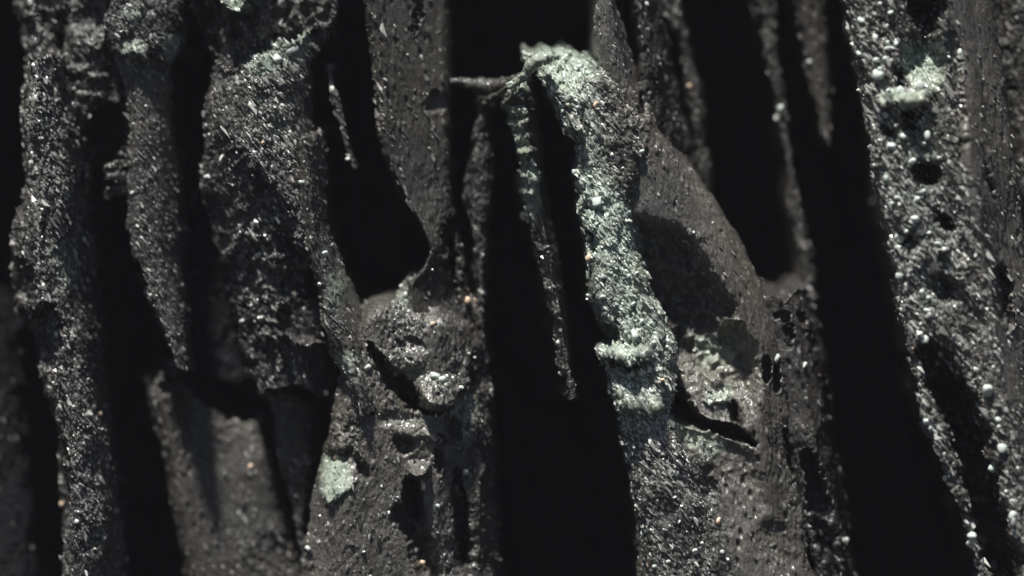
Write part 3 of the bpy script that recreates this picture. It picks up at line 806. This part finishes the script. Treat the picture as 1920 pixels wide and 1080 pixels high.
# background ribs, top right
rib('rock_rib', 'dim speckled rib behind the main rib, merging into the smooth buttress',
    [(1190, 0), (1205, 90), (1200, 170), (1205, 300)], [(1245, 0), (1260, 90), (1280, 180), (1305, 290), (1345, 400)], 0.12, mat=ROCK_S, prof=[(0, -0.1), (0.4, 0), (1, 0.25)], crust_all=0.6, grain=0.10, depth=1.6, taper=0.15, seed=18, pebbles=2, bottom=[(1200, 400), (1350, 440)])
rib('rock_rib', 'dim granular rib in the background, between the smooth buttress and the wide black gap',
    [(1240, 0), (1264, 80), (1288, 190), (1302, 290), (1310, 400)], [(1280, 0), (1300, 90), (1324, 210), (1334, 320), (1336, 400)], 0.50, mat=ROCK_B, crust_all=1, grain=0.26, depth=1.6, taper=0.15, seed=19, pebbles=2, bottom=[(1300, 400), (1340, 400)], tint=0.8)
rib('rock_rib', 'long thin dim rib hanging in the wide black gap',
    [(1415, 0), (1438, 100), (1452, 200), (1468, 300), (1474, 400), (1498, 480), (1508, 560)], [(1462, 0), (1462, 100), (1476, 200), (1490, 300), (1504, 400), (1524, 480), (1534, 560)], 0.50, mat=ROCK_B, crust_all=0.7, grain=0.18, depth=1.6, taper=0.2, seed=20,
    bottom=[(1500, 555), (1535, 565)], pebbles=2, tint=0.9)
rib('rock_pendant', 'smooth dim pendant with a pointed tip hanging at the top, right of the thin rib',
    [(1484, 0), (1506, 100), (1520, 180), (1538, 240), (1548, 268)], [(1545, 0), (1556, 100), (1562, 190), (1560, 240), (1554, 268)], 0.46, mat=ROCK_B, crust_all=0.2, grain=0.04, depth=1.6, taper=0.3, seed=21, bottom=[(1545, 266), (1556, 270)], pebbles=2)

# M: the big right-hand rib, nearest the camera
rib('rock_rib', 'big near rib strewn with bright pebbles, smooth grey flank on its far side',
    [(1588, 0), (1604, 80), (1618, 140), (1632, 200), (1640, 300), (1652, 400), (1668, 480), (1688, 560), (1704, 650), (1720, 740), (1745, 810), (1785, 890), (1815, 970), (1838, 1080)],
    [(1868, 0), (1890, 120), (1905, 230), (1925, 340), (1950, 500), (1985, 800), (2010, 1080)], -0.34,
    prof=[(0, 0.02), (0.10, 0.0), (0.45, 0.03), (0.62, -0.06), (1, 0.26)], roll=0.8, depth=2.5, taper=0.22, seed=22, mat=ROCK_L, crust_all=0.9, sheen_all=0.12, grain=0.42, pebbles=100, pebble_mix=(0.88, 0.02, 0.10), tint=1.6, gsize=1.25, warp=0.7,
    pebble_zone=[(1590, 0), (1660, 0), (1760, 180), (1770, 400), (1790, 600), (1900, 800), (1920, 1080), (1830, 1080), (1700, 740), (1640, 300)],
    crust=[([(1762, -200), (1900, -200), (1960, 500), (2010, 900), (1900, 820), (1850, 600), (1815, 400), (1795, 200)], 0.12, 14)],
    grain_zones=[([(1768, -200), (1900, -200), (1960, 500), (2010, 900), (1910, 820), (1860, 600), (1825, 400), (1800, 200)], 0.06, 14)],
    sheen_paint=[([(1640, 200), (1760, 200), (1790, 560), (1720, 620), (1660, 420)], 0.35, 30), ([(1686, 75), (1768, 75), (1768, 168), (1720, 184), (1690, 130)], 1.0, 12), ([(1640, 170), (1730, 170), (1720, 200), (1650, 195)], 0.9, 8), ([(1700, 270), (1755, 275), (1755, 300), (1710, 300)], 0.8, 10), ([(1660, 400), (1740, 380), (1740, 500), (1690, 520)], 0.3, 18)],
    big=0.05, amp=1.15,
    pushes=[([(1688, 70), (1745, 62), (1774, 100), (1768, 165), (1725, 190), (1695, 150)], 0.22, -0.04, 20),
            ([(1702, -30), (1762, -30), (1768, 40), (1742, 66), (1712, 40)], 0.40, 0.40, 18), ([(1672, 120), (1700, 125), (1708, 160), (1680, 158)], 0.16, 0.2, 14),
            ([(1638, 172), (1680, 160), (1735, 176), (1728, 198), (1680, 194), (1645, 202)], 0.03, -0.10, 14),
            ([(1688, 205), (1738, 210), (1720, 252), (1698, 238)], 0.22, 0.24, 20), ([(1652, 240), (1676, 230), (1684, 262), (1660, 268)], 0.14, 0.14, 14), ([(1712, 300), (1752, 306), (1770, 336), (1738, 356), (1716, 340)], 0.30, 0.30, 18),
            ([(1696, 272), (1720, 264), (1758, 286), (1760, 300), (1706, 304)], 0.06, -0.02, 18),
            ([(1770, 60), (1800, 60), (1810, 300), (1800, 300)], 0.05, 0.05, 10),
            ([(1748, 384), (1786, 396), (1792, 436), (1762, 428)], 0.22, 0.22, 18), ([(1690, 440), (1712, 430), (1730, 470), (1700, 480)], 0.12, 0.14, 16), ([(1740, 520), (1790, 510), (1800, 560), (1760, 572)], 0.12, 0.16, 22),
            ([(1712, 640), (1780, 646), (1810, 740), (1770, 770)], 0.24, 0.35, 26),
            ([(1748, 705), (1796, 690), (1845, 790), (1890, 950), (1920, 1090), (1860, 1090), (1815, 930), (1775, 800)], 0.62, 0.70, 20),
            ([(1838, 310), (1848, 312), (1868, 378), (1860, 372)], 0.14, 0.14, 8), ([(1880, 500), (1896, 520), (1906, 630), (1890, 590)], 0.16, 0.16, 14)])
rib('rock_rib', 'shadowy flank at the far right edge beyond the big right rib',
    [(1860, 0), (1890, 300), (1930, 1080)], [(2020, 0), (2080, 300), (2150, 1080)], 0.25, mat=ROCK_B, crust_all=0.5, grain=0.1, depth=1.9, taper=0.08, seed=23)
# out of frame, so that the wall goes on at both sides
for outer in (rib('rock_wall', None, [(-420, 0), (-400, 1080)], [(-180, 0), (-130, 1080)], 0.05, mat=ROCK, crust_all=0.7, depth=2.2, taper=0.1, seed=24, step=6, cat=None),
              rib('rock_wall', None, [(2120, 0), (2260, 1080)], [(2380, 0), (2560, 1080)], 0.0, mat=ROCK, crust_all=0.6, depth=2.2, taper=0.1, seed=25, step=6, cat=None)):
    tag(outer, kind='structure')

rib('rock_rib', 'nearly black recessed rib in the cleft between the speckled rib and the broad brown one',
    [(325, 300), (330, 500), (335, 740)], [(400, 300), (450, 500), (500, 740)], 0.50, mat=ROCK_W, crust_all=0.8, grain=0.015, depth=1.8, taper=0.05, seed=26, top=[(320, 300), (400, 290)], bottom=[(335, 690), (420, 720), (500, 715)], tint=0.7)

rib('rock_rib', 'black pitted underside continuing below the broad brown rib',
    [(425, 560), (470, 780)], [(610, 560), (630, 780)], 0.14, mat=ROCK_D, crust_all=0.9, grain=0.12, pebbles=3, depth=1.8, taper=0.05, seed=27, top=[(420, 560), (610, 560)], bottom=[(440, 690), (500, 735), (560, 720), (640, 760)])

# ------------------------------------------------------------------ thin bridges and strands of rock
def at(px, py, y):
    s = (D + y) / D / PX
    return Vector(((px - 960) * s, y, (540 - py) * s))

def strand(name, label, pts, mat, cat, seed=1, crust=0.8, sheen_paint=0.0):
    """a thin uneven strand through (x, y, depth, radius px) points"""
    k = np.array([(*at(a, b, c), d / PX) for a, b, c, d in pts])
    t = np.linspace(0, len(k) - 1, 26 * (len(k) - 1) + 1)
    Q = np.stack([np.interp(t, np.arange(len(k)), k[:, j]) for j in range(4)], -1)
    for _ in range(8):
        Q[1:-1, :3] = (Q[:-2, :3] + Q[2:, :3] + 2 * Q[1:-1, :3]) / 4
    n, m = len(Q), 20
    T = np.gradient(Q[:, :3], axis=0); T /= np.linalg.norm(T, axis=1)[:, None]
    U = np.cross(T, (0, 1, 0)); U /= np.linalg.norm(U, axis=1)[:, None] + 1e-9
    V = np.cross(T, U)
    a = np.linspace(0, 2 * math.pi, m + 1)
    dirs = U[:, None] * np.cos(a)[None, :, None] + V[:, None] * np.sin(a)[None, :, None]
    P = Q[:, None, :3] + dirs * Q[:, None, 3:4]
    q = P.reshape(-1, 3)
    d = 0.006 * facets(q / 0.02, seed) + 0.012 * fbm(q / 0.06, 3, seed + 1)
    P = (q + dirs.reshape(-1, 3) * d[:, None] * np.repeat(np.clip(Q[:, 3] / 0.012, 0.2, 1.2), m + 1)[:, None])
    base = P.mean(0); base[2] = P[:, 2].min()
    me = mesh_from(name, P - base, grid_faces(n, m + 1), mat, {'crust': np.full(len(P), crust), 'sheen_paint': np.full(len(P), sheen_paint)}, smooth=True)
    o = bpy.data.objects.new(name, me); o.location = base
    C.objects.link(o)
    return tag(o, label, cat)

strand('rock_bridge', 'thin brownish bridge of rock behind, reaching left from the flat-topped main rib',
       [(836, 152, 0.22, 4), (865, 155, 0.22, 9), (898, 162, 0.22, 17), (930, 162, 0.18, 16), (960, 156, 0.10, 14), (1000, 138, 0.0, 14)], ROCK_B, 'rock bridge', 31, 0.7)
strand('rock_strand', 'short beaded strand from the small dim rib up to the head of the narrow rib',
       [(900, 206, 0.26, 7), (912, 192, 0.18, 6), (925, 182, 0.10, 6), (942, 170, 0.02, 6), (962, 158, -0.06, 7)], ROCK_L, 'rock strand', 32, 0.8, 0.2)
strand('rock_strand', 'pale knobbly strand joining the narrow rib to the flat-topped main rib',
       [(955, 162, -0.08, 8), (978, 146, -0.12, 9), (992, 128, -0.16, 10), (1008, 112, -0.18, 11), (1030, 108, -0.14, 12)], ROCK_L, 'rock strand', 33, 0.9, 1.0)
strand('rock_strand', 'short pale prong poking out at the top of the main rib',
       [(985, 101, -0.12, 3), (1002, 105, -0.14, 5), (1030, 110, -0.12, 9)], ROCK_L, 'rock strand', 34, 0.9, 0.9)

# ------------------------------------------------------------------ single loose stones, set down on whatever rock lies there
bpy.context.view_layer.update()
dg = bpy.context.evaluated_depsgraph_get()
def surface(px, py):
    o = Vector((0, -D, 0))
    hit, loc, nor, *_ = scene.ray_cast(dg, o, (at(px, py, 0) - o).normalized())
    return (loc, nor) if hit else (at(px, py, 0.1), Vector((0, -1, 0)))
STONES = [
    (325, 688, 19, 13, 'grey_mineral', 'round grey stone perched above the dark stump at lower left'),
    (306, 702, 9, 6, 'grey_mineral', 'small grey stone just below the round one above the dark stump'),
    (345, 428, 11, 6, 'grey_mineral', 'small pale tab of stone sticking out of the black crack'),
    (112, 886, 15, 6, 'grey_mineral', 'elongated pale stone lying across the lower end of the leftmost crusted rib'),
    (876, 564, 11, 9, 'warm_mineral', 'cream stone in the bright pair beside the lower end of the slab'),
    (888, 567, 8, 7, 'warm_mineral', 'orange-tinged stone in the bright pair beside the lower end of the slab'),
    (811, 609, 6, 7, 'warm_mineral', 'single warm cream pebble beside the rounded boulder'),
    (470, 875, 6, 6, 'warm_mineral', 'lone orange-cream pebble on the dark stump'),
    (741, 700, 6, 7, 'warm_mineral', 'orange-cream pebble at the rim of the central crack'),
    (794, 912, 7, 7, 'warm_mineral', 'cream pebble at the edge of the lower central hollow'),
    (790, 1056, 7, 7, 'warm_mineral', 'cream pebble at the bottom of the central mass'),
    (632, 857, 9, 7, 'warm_mineral', 'cream pebble above the pale green patch'),
    (846, 312, 12, 8, 'pale_glint_mineral', 'pale lump on the right edge of the grey slab'),
    (1347, 975, 8, 7, 'warm_mineral', 'peach pebble low on the smooth buttress'),
    (1457, 671, 9, 9, 'pale_glint_mineral', 'white pebble on the right flank of the smooth buttress'),
    (1106, 482, 8, 9, 'warm_mineral', 'rosy white knob on the left edge of the main rib'),
    (1078, 323, 8, 8, 'pale_glint_mineral', 'white bead on the left edge of the main rib'),
    (1118, 195, 6, 6, 'warm_mineral', 'cream bead on the upper face of the main rib'),
    (1802, 97, 7, 7, 'pale_glint_mineral', 'white pebble alone on the smooth flank of the big near rib'),
    (1681, 82, 7, 7, 'pale_glint_mineral', 'white pebble beside the green patch of the big near rib'),
    (1740, 790, 12, 8, 'pale_glint_mineral', 'cream pebble low on the left edge of the big near rib'),
    (1780, 942, 7, 7, 'warm_mineral', 'cream pebble near the bottom of the big near rib'),
    (1902, 968, 9, 9, 'pale_glint_mineral', 'pale pebble at the bottom right corner of the big near rib'),
    (1864, 880, 12, 12, 'pale_glint_mineral', 'pale rounded pebble over the dark cleft of the big near rib'),
]
for k, (px, py, rx, rz, kind, label) in enumerate(STONES):
    loc, nor = surface(px, py)
    o = bpy.data.objects.new('stone', PEBBLES[kind][k % 4])
    o.location = loc + nor * (0.3 * rz / PX)
    o.scale = (rx / PX, rz / PX, rz / PX / 1.1)
    o.rotation_euler = (0.2 * (k % 3), 0.35 if rx > 1.6 * rz else 0.15 * (k % 4), 0.4 * (k % 5))
    C.objects.link(o)
    tag(o, label, 'stone', 'loose stones on the rock ribs')

# ------------------------------------------------------------------ thin added veil that lifts the blacks in the gaps
hm = bpy.data.materials.new('lift_veil'); hm.use_nodes = True
hn = hm.node_tree.nodes
hn.remove(hn['Principled BSDF'])
pv = hn.new('ShaderNodeVolumePrincipled')
pv.inputs['Color'].default_value = (0.88, 0.86, 1.0, 1)
pv.inputs['Density'].default_value = 0.0005
hm.node_tree.links.new(pv.outputs[0], hn['Material Output'].inputs['Volume'])
c = np.array([(x, y, z) for x in (-31, 31) for y in (-31, 6) for z in (-3.2, 4.6)], float)
hme = mesh_from('lift_veil', c, np.array([(0, 1, 3, 2), (4, 6, 7, 5), (0, 4, 5, 1), (2, 3, 7, 6), (0, 2, 6, 4), (1, 5, 7, 3)]), hm)
ho = bpy.data.objects.new('lift_veil', hme)
tag(ho, 'thin added veil lifting the blacks in front of the rock ribs', 'lift_veil', kind='stuff')
C.objects.link(ho)
